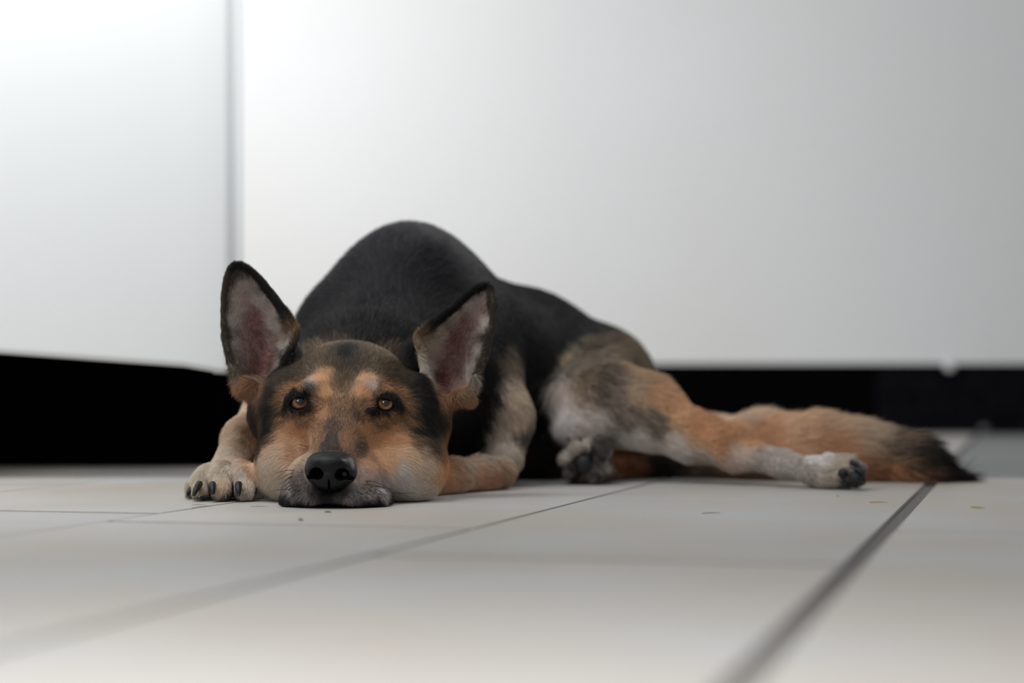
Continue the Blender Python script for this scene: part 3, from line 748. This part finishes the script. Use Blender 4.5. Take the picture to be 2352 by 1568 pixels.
def NE(px, py, d, rx, rz, ry, k=0.004, op='add', rot=0):
    u = d / F; GN.ell(P(px, py, d), (rx*u, ry, rz*u), k, op, math.radians(rot))
NE(760, 1070, 1.904, 55, 34, 0.022, 0.004)
NE(733, 1065, 1.904, 26, 23, 0.018, 0.006)
NE(788, 1067, 1.904, 26, 23, 0.018, 0.006)
NE(760, 1090, 1.900, 49, 33, 0.020, 0.006)
NE(760, 1104, 1.903, 39, 25, 0.020, 0.006)
NE(722, 1084, 1.897, 21, 24, 0.014, 0.004, rot=20)
NE(799, 1086, 1.897, 21, 24, 0.014, 0.004, rot=-20)
NE(758, 1062, 1.885, 30, 14, 0.006, 0.006)
NE(726, 1088, 1.880, 16, 14, 0.024, 0.002, 'cut', -12)
NE(785, 1090, 1.880, 16.5, 13.5, 0.024, 0.002, 'cut', 12)
NE(713, 1095, 1.884, 13, 5, 0.014, 0.002, 'cut', 25)
NE(803, 1098, 1.884, 13, 5, 0.014, 0.002, 'cut', -25)
NE(755, 1118, 1.880, 2.4, 18, 0.012, 0.001, 'cut')
nV, nQ = GN.mesh()
nose = link_obj('nose', mesh_from('nose', nV, nQ), dog, [M_nose])
nose['label'] = 'black leathery nose'

# ---- eyes
def eye_mat():
    m, nt, b = new_mat('eyeball')
    a_ = nt.nodes.new('ShaderNodeAttribute'); a_.attribute_name = 'iris'
    nt.links.new(a_.outputs['Color'], b.inputs['Base Color'])
    b.inputs['Roughness'].default_value = 0.3; b.inputs['Specular IOR Level'].default_value = 0.3
    b.inputs['Coat Weight'].default_value = 1.0; b.inputs['Coat Roughness'].default_value = 0.02; b.inputs['Coat IOR'].default_value = 1.45
    return m
M_eye = eye_mat()
for (ex, ey, _), c in zip(EYES, eyec):
    gaze = Vector((0, 0, CH + 0.40)) - Vector(c); gaze.normalize()
    nu, nv = 96, 90; V = []; cols = []
    zq = gaze.to_track_quat('Z', 'Y')
    for i in range(nv + 1):
        th = math.pi * (i / nv) ** 1.25
        for j in range(nu):
            ph = 2 * math.pi * j / nu
            rr = ER * (1 + 0.035 * math.exp(-(th / 0.45) ** 2))
            v = Vector((math.sin(th)*math.cos(ph), math.sin(th)*math.sin(ph), math.cos(th))) * rr
            V.append(Vector(c) + zq @ v)
            r_ = math.sin(th) * ER if th < 1.57 else 1
            fib = 0.82 + 0.18 * math.sin(ph * 23 + 3 * math.sin(ph * 7)) * math.sin(ph * 11 + 1)
            if r_ < 0.0041: col = (0.004, 0.004, 0.006)
            elif r_ < 0.0047:
                k = (r_ - 0.0041) / 0.0006; col = tuple(0.004 + k * a for a in (0.12, 0.05, 0.015))
            elif r_ < 0.0068:
                k = (r_ - 0.0043) / 0.0025; col = tuple(fib * a for a in (0.26 + .14*k, 0.095 + .035*k, 0.022))
            elif r_ < 0.0078: col = (0.06, 0.022, 0.008)
            else: col = (0.02, 0.012, 0.01)
            cols.append((*col, 1))
    Fq = [(i*nu+j, (i+1)*nu+j, (i+1)*nu+(j+1) % nu, i*nu+(j+1) % nu) for i in range(nv) for j in range(nu)]
    me = mesh_from('eyeball', [tuple(v) for v in V], Fq)
    if len(me.vertices) == len(cols):
        at = me.color_attributes.new('iris', 'FLOAT_COLOR', 'POINT'); at.data.foreach_set('color', np.array(cols, np.float32).ravel())
    e = link_obj('eyeball', me, dog, [M_eye]); e['label'] = 'amber brown eye'

# ---- claws, pads
M_claw = plain('claw_horn', (0.007, 0.007, 0.008), 0.5, 0.35)
M_pad = plain('paw_pad_skin', (0.020, 0.019, 0.021), 0.65, 0.3, 0.3, 400)
def claw(pts, r):
    q = [P(*p) for p in pts]
    n = 7; out = []; rad = []
    for i in range(n):
        t = i / (n - 1)
        out.append((1-t)**2 * q[0] + 2*t*(1-t) * q[1] + t*t * q[2]); rad.append(r * 0.88 * (1 - 0.55 * t ** 2.2))
    for o in out: o[2] = max(o[2], 0.002)
    return link_obj('claw', tube_mesh('claw', out, rad, 9), dog, [M_claw])
claw([(458, 1111, 2.014), (452, 1118, 1.997), (444, 1138, 1.995)], 0.0040)
claw([(488, 1112, 2.002), (488, 1120, 1.985), (489, 1136, 1.986)], 0.0041)
claw([(548, 1112, 2.000), (547, 1120, 1.986), (548, 1139, 1.986)], 0.0043)
claw([(440, 1120, 2.055), (434, 1126, 2.045), (430, 1138, 2.045)], 0.0031)
claw([(583, 1112, 2.025), (586, 1120, 2.012), (586, 1134, 2.012)], 0.0032)
for pts, r in [([(1955, 1062, 2.235), (1968, 1064, 2.23), (1974, 1072, 2.228)], 0.0038), ([(1968, 1078, 2.222), (1980, 1082, 2.216), (1984, 1094, 2.216)], 0.0042),
               ([(1960, 1100, 2.222), (1972, 1103, 2.216), (1978, 1114, 2.216)], 0.0042), ([(1935, 1108, 2.235), (1944, 1110, 2.23), (1948, 1118, 2.23)], 0.0034)]:
    claw(pts, r)
for (x, y, d, rx, rz) in [(466, 1144, 2.02, 20, 7), (508, 1144, 2.01, 24, 8), (560, 1142, 2.015, 26, 10),
                          (1340, 1066, 2.343, 19, 23), (1311, 1072, 2.343, 7, 9), (1384, 1050, 2.343, 6, 13), (1374, 1094, 2.343, 7, 11),
                          (1935, 1086, 2.232, 11, 10), (1965, 1098, 2.222, 14, 14)]:
    c = P(x, y, d); u = d / F
    c[2] = max(c[2], rz*u + 0.0008)
    blob('paw_pad', c, (rx*u, 0.009, rz*u), M_pad, dog)

# ---- whiskers
M_whisk = plain('whisker_hair', (0.02, 0.018, 0.018), 0.4, 0.4)
WH = [((676, 1080), (655, 1077), (631, 1088)), ((673, 1086), (655, 1090), (641, 1103)), ((671, 1093), (648, 1100), (643, 1140)), ((672, 1095), (655, 1100), (642, 1113)),
      ((668, 1106), (652, 1112), (647, 1128)), ((670, 1114), (655, 1118), (650, 1133)), ((672, 1118), (660, 1125), (656, 1140)), ((682, 1122), (664, 1128), (658, 1142)),
      ((668, 1124), (648, 1122), (618, 1128)), ((690, 1126), (672, 1134), (660, 1150)), ((706, 1026), (695, 1020), (682, 1020)),
      ((842, 1104), (872, 1103), (905, 1134)), ((845, 1104), (880, 1106), (928, 1144)), ((835, 1112), (868, 1112), (888, 1124)), ((852, 1118), (892, 1110), (900, 1152)),
      ((862, 1124), (880, 1128), (886, 1142)), ((858, 1130), (874, 1134), (882, 1146)), ((838, 1131), (858, 1136), (866, 1152)), ((848, 1126), (870, 1128), (878, 1140)),
      ((880, 1126), (905, 1130), (940, 1140)), ((868, 1116), (900, 1120), (960, 1152)), ((905, 1132), (930, 1132), (952, 1132)), ((870, 1132), (884, 1136), (890, 1150))]
for w_ in WH:
    a = hit_near(*w_[0])
    if a is None: continue
    d0 = a[1]
    q = [a, P(w_[1][0], w_[1][1], d0 - 0.022), P(w_[2][0], w_[2][1], d0 - 0.020)]
    pts = []; rad = []
    for i in range(8):
        t = i / 7; pts.append((1-t)**2*q[0] + 2*t*(1-t)*q[1] + t*t*q[2]); rad.append(0.00034 * (1 - 0.55*t))
    link_obj('whisker', tube_mesh('whisker', pts, rad, 5, False), dog, [M_whisk])

# ------------------------------------------------------------------ litter on the floor
M_straw = plain('dry_straw', (0.45, 0.36, 0.14), 0.7, 0.2)
M_twig = plain('dry_twig', (0.22, 0.18, 0.15), 0.8, 0.2)
M_crumb = plain('dark_crumb', (0.06, 0.05, 0.045), 0.8, 0.2)
M_chip = plain('pale_splinter', (0.62, 0.58, 0.52), 0.6, 0.3)
def fl(px, py): 
    d = F * CH / (py - HZ); return np.array([(px-1176)*d/F, d, 0.0])
def bit(name, label, cat, a, b, r, mat):
    A_, B_ = fl(*a), fl(*b)
    mid = (A_ + B_) / 2 + np.array([0.0008, 0.0015, 0.0006])
    for v in (A_, B_, mid): v[2] += r + 0.0002
    tt = np.linspace(0, 1, 7)
    pts = [(1-t)**2 * A_ + 2*t*(1-t) * mid + t*t * B_ for t in tt]
    o = link_obj(name, tube_mesh(name, pts, [r * (1 - 0.5 * abs(2*t - 0.8) ** 2) for t in tt], 6), None, [mat])
    o['label'] = label; o['category'] = cat
bit('crumb', 'dark crumb on the floor directly in front of the chin', 'crumb', (746, 1177.5), (761, 1178.5), 0.0007, M_crumb)
bit('crumb', 'faint brown crumb on the floor, nearer than the dark one by the chin', 'crumb', (686, 1195), (696, 1197), 0.0008, M_crumb)
bit('straw', 'yellow bit of straw on the right floor tile', 'straw', (2230, 1166), (2262, 1169), 0.0009, M_straw)
bit('straw', 'thin olive straw lying left of the wide grout line', 'straw', (1998, 1155), (2038, 1154.5), 0.0006, M_straw)
bit('twig', 'thin brown twig on the middle tile in front of the long hind leg', 'twig', (1612, 1180), (1655, 1179), 0.0004, M_twig)
bit('crumb', 'tiny green-brown crumb on the floor under the stretched hind paw', 'crumb', (1922, 1140), (1926, 1141), 0.0009, M_straw)
bit('splinter', 'pale splinter lying along the grout line before the front paw', 'splinter', (440, 1167), (486, 1162), 0.0005, M_chip)
bit('hair', 'thin dark hair on the floor just left of the pale splinter', 'hair', (440, 1160), (475, 1160.5), 0.0002, M_crumb)
bit('hair', 'short dark hair on the floor between front paw and chin', 'hair', (575, 1164), (618, 1164.5), 0.0002, M_crumb)
